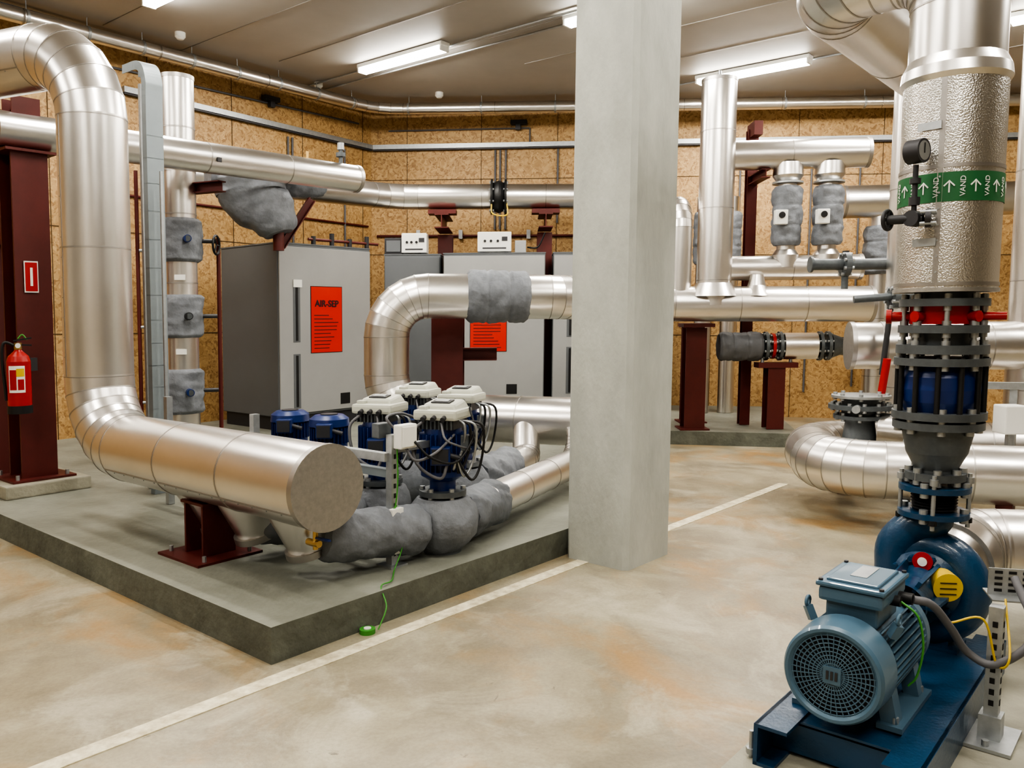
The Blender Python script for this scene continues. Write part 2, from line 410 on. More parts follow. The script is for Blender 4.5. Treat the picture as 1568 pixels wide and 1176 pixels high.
s.hbeam(q2+UP*.18,q2+UP*2.6,.30,.3,.02,REDST,up=LD); s.boxe(q2+UP*2.2,q+LD*.13+UP*2.2,.1,.12,REDST,up=UP); s.done()
def extinguisher(c):
    c=V(c); b=B('fire_extinguisher'); r=.08
    b.lathe(c,(0,0,1),[(-.25,.0),(-.25,r*.8),(-.23,r),(.13,r),(.17,r*.85),(.205,r*.4),(.22,.022),(.25,.022)],RED)
    b.cyl(c-UP*.26,c-UP*.20,r+.004,BLACK,seg=32)
    b.cyl(c+UP*.22,c+UP*.27,.026,COPP,seg=16)
    n=V((.5,-.86,0)); t=V((.86,.5,0))
    b.boxe(c+UP*.285-t*.03,c+UP*.305+t*.09,.02,.012,BLACK,up=UP); b.boxe(c+UP*.255,c+UP*.25+t*.09,.02,.012,BLACK,up=UP)
    b.cyl(c+UP*.25-t*.0+n*.03,c+UP*.25+n*.06,.018,WHT,seg=14)
    b.sweep(smooth([c+UP*.25-t*.02,c+UP*.27-t*.09,c+UP*.15-t*.105,c-UP*.1-t*.09,c-UP*.16-t*.088],20),.011,BLACK,seg=8)
    b.sweep(smooth([c+UP*.30,c+UP*.33+t*.03,c+UP*.29+t*.06],8),.006,WIREG,seg=6)
    for (a0,a1,z0,z1,m) in ((-.9,.5,-.10,.10,WHT),(-.2,.45,.02,.08,YEL),(-.8,-.2,-.08,.07,RED),(-.1,.4,-.08,.0,RED)):
        n0=8
        base=math.atan2(n.y,n.x); rr=r+(.002 if m is WHT else .003)
        for k in range(n0):
            u0=base+a0+(a1-a0)*k/n0; u1=base+a0+(a1-a0)*(k+1)/n0
            P=[c+V((math.cos(u)*rr,math.sin(u)*rr,z)) for u,z in ((u0,z0),(u1,z0),(u1,z1),(u0,z1))]
            b.face([b.bm.verts.new(p) for p in P],m,False)
    b.boxe(c+UP*.1+V((.0,.08,0)),c+UP*.1+V((.02,.19,0)),.03,.1,DARK,up=UP)
    return b.done()
extinguisher((-3.70,6.20,1.07))
s=B('fire_extinguisher_sign'); qq=q-LD*.140-RD*.02; n=-LD
s.boxe(qq+UP*1.72,qq+UP*1.96,.10,.004,WHT,up=n); s.boxe(qq+n*.003+UP*1.73,qq+n*.003+UP*1.95,.085,.004,RED,up=n); s.boxe(qq+n*.006+UP*1.77,qq+n*.006+UP*1.91,.018,.004,WHT,up=n); s.done()

s=B('cable_duct'); q=V((-2.69,6.32,0))
path=smooth([q+UP*.17,q+UP*1.5,q+UP*3.0,q+UP*3.28,q+UP*3.42+LD*.10,q+UP*3.44+LD*.35],40)
for i in range(len(path)-1):
    d=(path[i+1]-path[i]).normalized()
    nrm=RD.cross(d).normalized()
    s.boxe(path[i]-d*.003,path[i+1]+d*.003,.13,.008,DUCT,up=nrm)
    for sg in (-1,1): s.boxe(path[i]-d*.003+RD*sg*.062+nrm*-.03,path[i+1]+d*.003+RD*sg*.062+nrm*-.03,.006,.06,DUCT,up=nrm)
s.done()
s=B('cable_duct'); s.boxe((-2.86,6.5,.17),(-2.86,6.5,3.3),.03,.04,GALV,up=RD); s.boxe((-2.62,6.25,.17),(-2.62,6.25,2.6),.02,.02,GALV,up=RD); s.done()

rx,ry=-3.19,8.0
b=B('insulated_riser_pipe')
b.cyl((rx,ry,.17),(rx,ry,3.78),.155,ALU,seg=40,capm=CAPM); b.endcap((rx,ry,3.78),(0,0,1),.155)
for z in (1.5,1.85,2.5,2.9,3.3): b.band((rx,ry,z),(0,0,1),.159,.014,SEAM)
for z0,z1 in ((2.05,2.46),(1.33,1.74),(.60,1.03)):
    b.blanket([(rx,ry,z0),(rx,ry,z1)],.200,lump=.11,cinch=False)
    zc=(z0+z1)/2; n=V((.2,-.98,0)); t=V((.95,.3,0))
    b.cyl(V((rx,ry,zc))+n*.15+t*.08,V((rx,ry,zc))+n*.28+t*.12,.035,SBLUE if z0!=1.33 else BLACK,seg=16)
    b.cyl(V((rx,ry,zc))+n*.28+t*.12,V((rx,ry,zc))+n*.285+t*.12,.028,CAST,seg=16)
    b.cyl(V((rx,ry,zc))+t*.15,V((rx,ry,zc))+t*.33,.02,DARK,seg=12)
    b.cyl(V((rx,ry,zc-.1))-t*.15,V((rx,ry,zc-.1))-t*.36,.014,GALV,seg=12)
hw=V((rx,ry,2.22))+V((.95,.3,0))*.33
b.sweep([hw+V((0,math.cos(a)*.09,math.sin(a)*.09)) for a in [k*math.pi/10 for k in range(21)]],.012,BLACK,seg=8,caps=False)
for a in (0,2.1,4.2): b.cyl(hw,hw+V((0,math.cos(a)*.09,math.sin(a)*.09)),.008,BLACK,seg=6)
for z in (1.62,1.9,1.2): b.box((rx+.06,ry-.165,z),(.10,.01,.05),WHT)
b.cyl((rx-.36,ry-.1,.17),(rx-.36,ry-.1,2.9),.018,REDST,seg=10); b.cyl((rx+.28,ry+.25,.17),(rx+.28,ry+.25,2.3),.02,REDST,seg=10)
b.done()
s=B('pipe_bracket'); s.hbeam((rx-.35,ry+.25,2.75),(rx+.45,ry-.1,2.75),.1,.1,.01,REDST,up=UP); s.hbeam((rx-.3,ry+.35,.17),(rx-.3,ry+.35,3.2),.12,.12,.01,REDST); s.done()

b=B('capped_overhead_pipe'); p0=V((-3.9,6.35,2.95)); p1=V((-1.64,8.78,2.95))
b.pipe([p0,p1],.135,sp=1.1); b.endcap(p1,p1-p0,.137)
v_=p1.lerp(p0,.06); b.cyl(v_+UP*.12,v_+UP*.30,.022,CAST,seg=12); b.cyl(v_+UP*.20,v_+UP*.24,.05,CAST,seg=16); b.cyl(v_+UP*.27,v_+UP*.34,.035,GALV,seg=14)
v_=p1.lerp(p0,.18); b.cyl(v_+UP*.12,v_+UP*.20,.015,COPP,seg=12)
b.box(p0.lerp(p1,.52)+V((.10,-.10,-.03)),(.04,.01,.04),DARK,rz=AZ)
b.done()
b=B('rear_overhead_pipe')
b.pipe([(-4.2,9.95,3.26),(-1.75,12.25,3.26),(2.3,12.1,3.22)],.18,bend=.9,gores=5,sp=1.1)
for dx in (-.10,.10): b.flange((-.22+dx,12.19,3.24),(1,0,0),.25,.03,BLACK,bolts=8)
b.lathe((-.32,12.19,3.24),(1,0,0),[(0,.19),(.10,.235),(.20,.19)],BLACK)
b.sweep(smooth([(-.32,11.99,3.12),(-.3,11.92,2.97),(-.1,11.92,2.95),(-.1,11.99,3.12)],16),.01,YEL,seg=6)
b.done()
for X in (-1.03,.46,2.0):
    Yp=12.72-.15*(X+1.03)
    s=B('pipe_support_stand'); s.hbeam((X,Yp,.17),(X,Yp,2.75),.22,.22,.016,REDST,up=(0,1,0)); s.hbeam((X,Yp+.12,2.88),(X,11.95,2.88),.2,.2,.016,REDST,up=UP); s.boxe((X-.2,12.15,3.02),(X+.2,12.15,3.02),.25,.06,REDST,up=UP); s.done()

b=B('insulated_valve_hopper'); c=V((-2.86,9.3,2.86))
def rf(t,a,p): return 1+noise.noise(p*6+V((math.cos(a),math.sin(a),2)))*.2+noise.noise(p*16+V((math.cos(a)*3,math.sin(a)*3,2)))*.1
pp=[c+V((.25,0,-.42)),c+V((.22,0,-.34)),c+V((.15,0,-.2)),c+V((.03,0,-.05)),c+V((0,0,.06)),c+V((-.02,0,.14)),c+V((-.02,0,.2))]
b.sweep(smooth(pp,30),[.16+.30*min(1,(k/30)**.8) if k<28 else .40 for k in range(31)],BLK,seg=36,rf=rf)
b.cyl(c+V((.25,0,-.6)),c+V((.25,0,-.36)),.06,REDST)
b.blanket([c+V((-.45,-.2,.22)),c+V((.62,.55,.22))],.18,lump=.15)
b.hbeam(c+V((.25,.1,-.55)),c+V((.55,.3,.0)),.08,.08,.01,REDST)
b.done()

# ------------------------------------------------------------------ cabinets
def cabinet(FL,d,w,depth,m,sign=None,handle=True,box=False,side=CABD):
    FL=V((*FL,0)); d=V((*d,0)).normalized(); k=V((-d.y,d.x,0)); z0,z1=.33,2.39; rz=math.atan2(d.y,d.x)
    b=B('equipment_cabinet'); ctr=FL+d*w/2+k*depth/2
    b.box((ctr.x,ctr.y,.25),(w-.06,depth-.06,.17),DARK,rz=rz)
    b.box((ctr.x,ctr.y,(z0+z1)/2),(w,depth,z1-z0),side,rz=rz,bev=.012)
    b.box((ctr.x,ctr.y,z1+.008),(w+.01,depth+.01,.016),CABD,rz=rz)
    n=-k; f=FL+n*.012
    def pan(u0,u1,za,zb,mm,off=0,th=.02): b.boxe(f+d*(u0+u1)/2+n*off+UP*za,f+d*(u0+u1)/2+n*off+UP*zb,u1-u0,th,mm,up=n,bev=.003 if th>.01 else 0)
    pan(.012,w-.012,z0+.03,z1-.03,m)
    if handle:
        for za,zb in ((1.22,1.92),(.42,1.08)):
            pan(.20,.30,za,zb,CABD,.008,.012); pan(.235,.265,za+.02,zb-.02,BLACK,.016,.008)
        pan(.20,.32,1.66+.22,1.75+.22,WHT,.02,.01)
        pan(.9,1.05,.42,.56,BLACK,.008,.012)
    if sign:
        u0,u1,za,zb=sign
        pan(u0,u1,za,zb,BLACK,.011,.004); pan(u0+.008,u1-.008,za+.008,zb-.008,SIGNR,.0135,.004)
        for q in range(10):
            z=zb-.36-q*.045
            if z>za+.05: pan(u0+.05,u0+.05+(u1-u0-.10)*random.uniform(.55,1),z,z+.009,BLACK,.016,.003)
        cu=bpy.data.curves.new('sign_title','FONT'); cu.body='AIR-SEP'; cu.size=.110; cu.align_x='CENTER'; cu.extrude=.001; cu.offset=.002
        o=bpy.data.objects.new('sign_title',cu); bpy.context.collection.objects.link(o); cu.materials.append(BLACK)
        base_=f+d*(u0+u1)/2+n*.0165+UP*(zb-.25)
        A_w=warp(base_-d*.2); B_w=warp(base_+d*.2); dw=(B_w-A_w); dw.z=0; dw.normalize(); nw=V((dw.y,-dw.x,0))
        pos=warp(base_)+nw*.004
        M=Matrix(((dw.x,0,nw.x,0),(dw.y,0,nw.y,0),(0,1,0,0),(0,0,0,1))); o.matrix_world=Matrix.Translation(pos)@M
        ob=b.done(); o.parent=ob; return ob
    return b.done()
cabinet((-2.77,9.8),(.643,.766),1.40,1.22,CABM,sign=(.45,.93,1.08,1.90))
cabinet((-1.83,11.85),(1,0),.80,.5,CABD,handle=False)
cabinet((-.98,11.7),(1,-.01),1.43,.6,CABM,sign=(.38,.90,1.02,1.84))
cabinet((.56,11.7),(1,-.01),1.43,.6,CABM,sign=None)
def ctrlbox(c,w,rz=0):
    b=B('control_box'); b.box((c[0],c[1],c[2]+.16),(w,.3,.28),WHT,rz=rz,bev=.015)
    b.box((c[0]-w*.36,c[1]-.02,c[2]+.02),(.06,.2,.04),DARK,rz=rz); b.box((c[0]+w*.36,c[1]-.02,c[2]+.02),(.06,.2,.04),DARK,rz=rz)
    for dx in (-.28,-.1,.1): b.cyl((c[0]+dx*w,c[1]-.15,c[2]+.17),(c[0]+dx*w,c[1]-.165,c[2]+.17),.018,BLACK,seg=12)
    b.box((c[0]+.3*w,c[1]-.152,c[2]+.2),(.08,.006,.06),DARK); b.box((c[0],c[1]-.152,c[2]+.07),(w*.7,.004,.02),DARK)
    b.done()
ctrlbox((-1.42,12.1,2.41),.36); ctrlbox((-.27,12.0,2.41),.48)
b=B('control_box'); b.box((-1.72,12.15,2.53),(.26,.3,.24),DARK,bev=.01); b.box((-1.72,11.99,2.53),(.2,.01,.16),CABD); b.done()
b=B('electrical_box'); b.box((.10,12.0,2.50),(.16,.2,.18),CABM,bev=.01); b.sweep(smooth([(.2,12,2.5),(.35,11.95,2.5),(.45,11.9,2.7)],12),.012,BLACK,seg=8); b.done()
b=B('cabinet_top_pipework')
for k in range(4): 
    p_=V((-2.55,10.15,2.41))+RD*(.15+k*.28); b.cyl(p_,p_+UP*(.10+.05*(k%2)),.03,DARK,seg=12)
b.cyl(V((-2.5,10.2,2.47)),V((-2.5,10.2,2.47))+RD*1.1,.018,REDST,seg=10)
b.done()

# ------------------------------------------------------------------ M pipe (central U)
b=B('looped_central_pipe')
b.pipe([(.95,6.62,.64),(-1.12,7.38,.64),(-1.12,7.38,1.70),(.50,7.62,1.68),(1.62,9.55,1.64),(4.02,9.35,1.62)],.20,bend=.36,gores=7,sp=.95)
b.blanket([(-.42,7.48,1.69),(.14,7.57,1.685)],.235,lump=.07,cinch=True)
b.endcap((4.02,9.35,1.62),(1,-.05,0),.20)
vx=2.28
b.cyl((vx,9.48,1.62),(vx,9.48,4.12),.195,ALU,seg=40,capm=CAPM); b.endcap((vx,9.48,4.12),(0,0,1),.195); b.cyl((vx,9.48,4.12),(vx,9.48,4.22),.02,GALV,seg=10)
for z in (1.9,2.7,3.55): b.band((vx,9.48,z),(0,0,1),.198,.012,SEAM)
b.lathe((vx,9.48,1.62),(0,0,1),[(.1,.28),(.25,.20)],ALU)
b.lathe((2.76,9.45,1.62),(0,0,1),[(.1,.2),(.22,.1),(.34,.07),(.34,0)],ALU)
b.pipe([(1.90,9.52,1.62),(1.90,9.52,2.75),(1.90,10.8,2.75)],.13,bend=.25,sp=2)
b.done()
s=B('pipe_support_stand'); s.box((-.62,8.0,.175),(.36,.36,.016),REDST); s.hbeam((-.62,8.0,.18),(-.62,8.0,1.72),.30,.26,.016,REDST,up=(0,1,0)); s.hbeam((-.62,8.0,1.15),(-.15,8.0,1.15),.14,.12,.012,REDST,up=UP); s.done()

b=B('upper_header_pipe',off=(-.07,0,-.03)); b.pipe([(2.36,9.62,3.34),(4.03,9.45,3.34)],.165,sp=.9); b.endcap((4.03,9.45,3.34),(1,-.1,0),.167)
for X in (3.17,3.62):
    yy=9.54-(X-3.17)*.1
    b.pipe([(X,yy,3.34),(X,yy,2.07)],.10,sp=5)
    b.lathe((X,yy,3.24),(0,0,-1),[(0,.16),(.14,.17),(.2,.13)],ALU)
    b.blanket([(X,yy,2.98),(X,yy,2.32)],.165,lump=.10,cinch=True)
    b.lathe((X,yy,2.07),(0,0,1),[(0,.15),(.14,.15),(.2,.11)],ALU)
    b.band((X,yy,3.02),(0,0,1),.17,.02,GALV)
    b.box((X-.12,yy-.17,2.62),(.14,.08,.16),WHT,bev=.01); b.cyl((X-.12,yy-.21,2.64),(X-.12,yy-.23,2.64),.035,BLACK,seg=16)
b.pipe([(2.5,9.62,2.07),(4.0,9.45,2.07)],.14,sp=.8); b.endcap((4.0,9.45,2.07),(1,-.1,0),.142)
b.done()
s=B('pipe_support_stand'); s.hbeam((2.84,10.1,.17),(2.84,10.1,3.70),.12,.12,.012,REDST,up=(0,1,0)); s.hbeam((2.84,10.1,3.1),(2.84,9.5,3.1),.10,.10,.012,REDST,up=UP); s.box((2.84,10.0,3.68),(.1,.3,.16),REDST); s.done()
b=B('rear_distribution_pipe'); b.pipe([(4.1,10.5,2.9),(6.3,10.2,2.9)],.2,sp=.8); b.endcap((4.1,10.5,2.9),(-1,.1,0),.2); b.pipe([(4.6,10.5,2.9),(4.6,10.5,.0)],.15,sp=.8); b.blanket([(4.6,10.5,2.6),(4.6,10.5,2.0)],.2); b.pipe([(5.2,10.4,2.9),(5.2,10.4,.0)],.15,sp=.8)
b.done()
b=B('rear_distribution_pipe')
for X in (2.6,2.95): b.pipe([(X,11.4,.17),(X,11.4,3.1)],.11,sp=.8); b.blanket([(X,11.4,2.2),(X,11.4,2.9)],.15)
b.done()
for X,Y in ((2.14,9.66),(2.26,10.3)):
    s=B('pipe_support_stand'); s.box((X,Y+.1,.175),(.34,.34,.016),REDST); s.hbeam((X,Y+.1,.18),(X,Y+.1,1.36),.24,.24,.016,REDST,up=(0,1,0)); s.boxe((X-.18,Y,1.39),(X+.18,Y,1.39),.3,.04,REDST,up=UP); s.done()
b=B('flanged_valve_pipe'); y=9.75; z=1.14
DBL=mat('dark_blanket',(.12,.125,.135),.6,0,bump=.6,bscale=14)
b.blanket([(2.42,y,z),(2.92,y-.02,z)],.165,m=DBL,lump=.12)
b.pipe([(2.82,y,z),(3.9,y-.1,z-.02)],.09,m=CAST,sp=5,seam=False)
for X,m,rr in ((2.97,CAST,.17),(3.05,RED,.15),(3.13,CAST,.17),(3.58,CAST,.17),(3.67,CAST,.17)): b.flange((X,y-(X-2.8)*.1,z),(1,-.08,0),rr,.035,m)
b.cyl((3.17,y-.05,z),(3.54,y-.09,z),.155,ALU,capm=CAPM)
b.lathe((3.69,y-.1,z),(1,0,0),[(0,.15),(.22,.07),(.3,.07)],CAST)
b.done()
s=B('pipe_support_stand'); s.hbeam((3.08,9.72,.17),(3.08,9.72,.90),.2,.2,.014,REDST,up=(0,1,0)); s.boxe((2.86,9.7,.92),(3.32,9.7,.92),.2,.06,REDST,up=UP); s.cyl((2.93,9.7,.93),(2.93,9.7,1.0),.02,GALV); s.cyl((3.26,9.7,.93),(3.26,9.7,1.0),.02,GALV); s.done()

# ------------------------------------------------------------------ inline pumps
def head(b,c,rz,w=.27):
    M=Matrix.Translation(V(c))@Matrix.Rotation(rz,4,'Z')
    def bx(o,sz,m,bev=0,taper=1,ry=0):
        b.box((0,0,0),sz,m,M=M@Matrix.Translation(V(o))@Matrix.Rotation(ry,4,'X'),bev=bev,taper=taper)
    bx((0,0,-.045),(w*.78,w*.74,.05),DARK)
    for k in range(9): bx((-w*.36+k*w*.09,0,-.045),(.006,w*.84,.05),CAST)
    bx((0,0,.01),(w*.98,w*.92,.06),CREAM,bev=.018)
    bx((0,.02,.052),(w*.86,w*.70,.05),CREAM,bev=.014,taper=.8,ry=.12)
    bx((0,-.005,.079),(w*.42,w*.28,.006),DARK,ry=.12); bx((0,-.01,.083),(w*.3,w*.13,.004),GALV,ry=.12)
    bx((-w*.3,-w*.3,.045),(.05,.05,.03),CREAM,bev=.008)
    for k in (-1,0,1): b.cyl(M@V((k*.06,-w*.44,0)),M@V((k*.06,-w*.55,-.01)),.014,DARK,seg=12)
def vpump(pos,withhead=True,rz=AZ-1.2,s=1.0,insul=True):
    x,y=pos; b=B('inline_circulation_pump'); P=lambda z:V((x,y,z))
    def rf(t,a,p): return 1+noise.noise(p*8+V((math.cos(a),math.sin(a),x)))*.14+noise.noise(p*20+V((math.cos(a)*3,math.sin(a)*3,x)))*.1
    if insul:
        pr=[.10,.155,.185,.195,.19,.18,.14]
        b.sweep([P(.17+k*.052) for k in range(7)],pr,BLK,seg=36,rf=rf)
    b.cyl(P(.165),P(.2),.11,CAST)
    b.flange(P(.51),UP,.135,.03,CAST,bolts=6)
    b.cyl(P(.52),P(.60),.075,SBLUE)
    b.lathe(P(.58),UP,[(0,.08),(.03,.125),(.06,.125)],SBLUE)
    top=.88 if withhead else .78
    b.cyl(P(.62),P(top),.105,SBLUE)
    for k in range(28):
        a=2*math.pi*k/28; d=V((math.cos(a),math.sin(a),0))
        b.boxe(P(.64)+d*.118,P(top-.03)+d*.118,.006,.034,SBLUE,up=d)
    b.box((x+.0,y-.14,.74),(.11,.09,.10),SBLUE,bev=.008); b.box((x-.0,y-.187,.74),(.09,.006,.08),DARK); b.cyl(P(.74)+V((.05,-.14,0)),P(.72)+V((.12,-.14,0)),.015,DARK,seg=10)
    if withhead: head(b,(x,y,.95),rz)
    else:
        b.lathe(P(top-.02),UP,[(0,.14),(.05,.135),(.075,.10),(.08,0)],SBLUE); b.cyl(P(top+.04),P(top+.063),.06,DARK)
    if withhead:
        for i,o in enumerate((.10,.13,.16,.20)):
            b.sweep(smooth([P(.93)+V((.10,-.10,0)),P(.90)+V((o+.03,-.12,0)),P(.78-i*.03)+V((o+.02,-.08,0)),P(.66-i*.02)+V((o-.03,-.12,0)),P(.72)+V((.09,-.14,0))],24),.008,BLACK if i%2 else GALV,seg=6)
        b.sweep(smooth([P(.93)+V((-.10,-.10,0)),P(.86)+V((-.16,-.14,0)),P(.70)+V((-.13,-.16,0)),P(.62)+V((0,-.19,0)),P(.70)+V((.04,-.17,0))],24),.009,CABLEG,seg=6)
        b.sweep(smooth([P(.92)+V((.0,-.13,0)),P(.84)+V((.03,-.20,0)),P(.80)+V((.10,-.18,0)),P(.76)+V((.16,-.05,0))],24),.007,CABLEG,seg=6)
        b.box(P(.80)+V((.13,-.06,0)),(.05,.06,.09),CAST,bev=.006)
    return b.done()
A_=V((-.39,4.68,0)); Bp=V((-.80,5.02,0)); Cp=V((-.34,5.62,0)); Dp=V((-.68,6.0,0))
for p in (A_,Bp,Cp,Dp): vpump((p.x,p.y))
vpump((-1.27,5.73),False); vpump((-1.62,6.02),False)
def branch(p,t,n1):
    b=B('insulated_suction_branch')
    q=cap+dm*t; s0=q+RD*.14-UP*.36
    s0.z=.33
    e0=V((p.x,p.y,.33))-RD*.17
    b.blanket([s0+UP*.06-RD*.03,s0.lerp(e0,.5)+UP*.02,e0],.138,lump=.13)
    b.cyl(e0-RD*.05,e0+RD*.1,.09,CAST)
    b.done()
branch(A_,.20,0); branch(Bp,.78,0); branch(V((-1.27,5.73,0)),1.22,0)
b=B('discharge_branch_pipe')
b.blanket([V((A_.x,A_.y,.34))+V((.10,.14,0)),V((A_.x,A_.y,.35))+V((.30,.50,0))],.140,lump=.14)
b.pipe([V((-.15,5.05,.36)),V((.55,6.55,.36)),V((.55,6.55,.62))],.11,bend=.2,sp=.6)
b.done()
b=B('discharge_branch_pipe')
b.blanket([V((-.25,5.80,.36)),V((0.0,6.25,.38))],.14,lump=.14)
b.pipe([V((-.1,6.05,.37)),V((.12,6.55,.37)),V((.12,6.85,.62))],.11,bend=.15,sp=.6)
b.done()
b=B('discharge_branch_pipe'); b.blanket([V((-.62,6.15,.36)),V((-.45,6.7,.40))],.13,lump=.14); b.pipe([V((-.52,6.5,.38)),V((-.38,6.95,.55))],.10,seam=False); b.done()

s=B('strut_support_frame'); p=V((-.64,4.40,0))
s.boxe(p+UP*.168,p+UP*.88,.045,.045,GALV,up=LD); s.box((p.x,p.y,.17),(.12,.12,.01),GALV,rz=AZ)
for k in range(12): s.boxe(p-LD*.0235+UP*(.22+k*.053),p-LD*.0235+UP*(.245+k*.053),.014,.002,BLACK,up=LD)
s.boxe(p+UP*.76+RD*-.03,p+UP*.76+LD*2.5-RD*.03,.045,.045,GALV,up=UP)
s.boxe(p+UP*.66+RD*.03,p+UP*.66+LD*2.5+RD*.03,.045,.045,DUCT,up=UP)
p2=p+LD*2.4; s.boxe(p2+UP*.168,p2+UP*.95,.045,.045,GALV,up=LD)
p3=p+LD*1.3; s.boxe(p3+UP*.168,p3+UP*.90,.045,.045,GALV,up=LD)
s.boxe(p+UP*.80,p+UP*.80+RD*.5,.04,.04,GALV,up=UP)
s.done()
b=B('junction_box'); c=p-LD*.05+UP*.87+RD*.05
b.box(c,(.12,.06,.13),WHT,rz=AZ,bev=.008); b.box(c-LD*.035,(.10,.008,.11),WHT,rz=AZ,bev=.004); b.box(c+V((-.13,.02,.03)),(.09,.06,.08),CAST,rz=AZ,bev=.006)
b.sweep(smooth([c+UP*-.06,c+V((.06,-.02,-.13)),c+V((.16,.05,-.1)),c+V((.25,.18,-.02))],16),.008,CABLEG,seg=6)
b.sweep(smooth([c+V((.05,0,-.03)),c+V((.14,0,-.12)),c+V((.27,.1,-.16)),c+V((.36,.2,-.02)),c+V((.33,.3,.12))],20),.007,BLACK,seg=6)
b.sweep(smooth([c+V((-.05,0,.03)),c+V((-.1,0,.1)),c+V((-.05,.2,.1)),c+V((0,.4,.05))],16),.008,CABLEG,seg=6)
b.box(V((p.x,p.y,.46))-LD*.035,(.08,.03,.05),WHT,rz=AZ,bev=.005); b.box(V((p.x,p.y,.28))-LD*.035,(.04,.03,.09),WHT,rz=AZ,bev=.005)
b.done()
b=B('earth_cable')
b.sweep(smooth([V((p.x,p.y,.84))-LD*.04,V((p.x,p.y,.62))-LD*.045,V((p.x-.02,p.y,.48))-LD*.05,V((p.x-.06,p.y-.04,.36))-LD*.05,V((p.x+.02,p.y-.02,.3))-LD*.055,V((p.x+.0,p.y-.1,.18))-LD*.04,V((-.60,4.10,.176)),V((-.64,4.02,.172)),V((-.600,3.935,.10)),V((-.63,3.87,.012))],60),.004,WIREG,seg=6)
b.sweep(smooth([V((p.x,p.y,.50))-LD*.04,V((p.x-.07,p.y-.03,.42))-LD*.04,V((p.x-.03,p.y-.03,.3))-LD*.05],14),.004,WIREG,seg=6)
b.lathe((-.68,3.86,0),UP,[(0,.038),(.022,.038),(.022,.030),(.022,0)],WIREG,seg=28); b.cyl((-.68,3.86,.018),(-.68,3.86,.026),.018,WHT,seg=20)
b.done()

# ------------------------------------------------------------------ right: lower large pipes & valve
b=B('large_return_pipe')
b.pipe([(4.6,5.05,.42),(2.24,5.82,.42),(2.47,6.95,.42),(4.3,6.5,.42)],.20,bend=.42,gores=6,sp=.7)
b.cyl((2.72,5.62,.26),(2.72,5.62,.12),.025,CAST,seg=14); b.cyl((2.72,5.62,.15),(2.72,5.62,.10),.045,CAST,seg=20); b.band((2.72,5.62,.2),UP,.035,.02,GALV)
b.boxe((3.3,5.45,0),(3.3,5.45,.25),.1,.1,REDST,up=RD); b.boxe((2.8,6.85,0),(2.8,6.85,.25),.1,.1,REDST,up=RD)
b.done()
b=B('butterfly_valve_assembly',off=(.03,0,0)); c=V((2.72,6.5,0))
b.lathe(c,UP,[(.50,.13),(.66,.11),(.74,.11)],CAST); b.flange(c+UP*.70,UP,.20,.03,CAST); b.flange(c+UP*.78,UP,.24,.035,CAST,bolts=12); b.flange(c+UP*.86,UP,.22,.02,GALV)
b.cyl(c+UP*.70,c+UP*.86,.14,CAST)
b.flange(c+V((.28,-.2,.60)),(1,-.4,0),.17,.03,CAST); b.cyl(c+V((.1,-.1,.62)),c+V((.36,-.23,.6)),.12,ALU)
b.cyl(c+V((-.1,-.18,.78)),c+V((-.14,-.25,.78)),.03,GALV); b.done()
b=B('capped_side_pipe'); b.pipe([(2.82,6.95,1.24),(4.9,6.55,1.24)],.195,sp=.6); b.endcap((2.82,6.95,1.24),(-1,.18,0),.197); b.endcap((3.08,6.9,1.24),(1,-.18,0),.197); b.done()
b=B('lever_valve'); b.cyl((2.98,6.55,1.62),(2.95,6.6,1.02),.022,DARK); b.cyl((2.97,6.56,1.15),(2.95,6.6,.84),.03,RED); b.cyl((2.7,6.6,1.62),(3.3,6.5,1.66),.03,CAST); b.flange((3.0,6.56,1.63),(1,0,0),.09,.05,CAST); b.cyl((3.3,6.5,1.66),(3.3,6.5,1.66-.2),.03,RED); b.done()
b=B('vertical_insulated_pipe'); b.pipe([(3.50,7.35,.0),(3.50,7.35,4.3)],.20,sp=1.0); b.done()
b=B('vertical_insulated_pipe'); b.pipe([(4.26,6.75,.0),(4.26,6.75,4.4)],.21,sp=1.0); b.pipe([(4.26,6.75,3.6),(5.6,6.2,3.6)],.2); b.done()
b=B('gate_valve'); c=V((2.98,7.5,1.95)); b.cyl(c-V((.3,0,0)),c+V((.45,0,0)),.05,CAST); b.flange(c,(1,0,0),.11,.05,CAST); b.cyl(c,c-UP*.22,.03,CAST); b.cyl(c+V((-.3,0,0)),c+V((-.32,0,0)),.07,CAST); b.cyl(c+UP*.02,c+UP*.12,.03,DARK); b.done()
b=B('white_drain_tank'); b.box((3.50,5.78,.76),(.16,.16,.20),WHT,bev=.01); b.boxe((3.50,5.78,0),(3.50,5.78,.66),.04,.04,GALV); b.done()
b=B('strut_post'); 
for X,Y in ((3.10,6.15),(3.62,5.95)): b.boxe((X,Y,0),(X,Y,1.0 if X<3.3 else .98),.05,.05,REDST if X<3.3 else GALV,up=RD)
b.boxe((3.0,6.15,.98),(4.3,5.7,.98),.05,.05,GALV,up=UP); b.done()

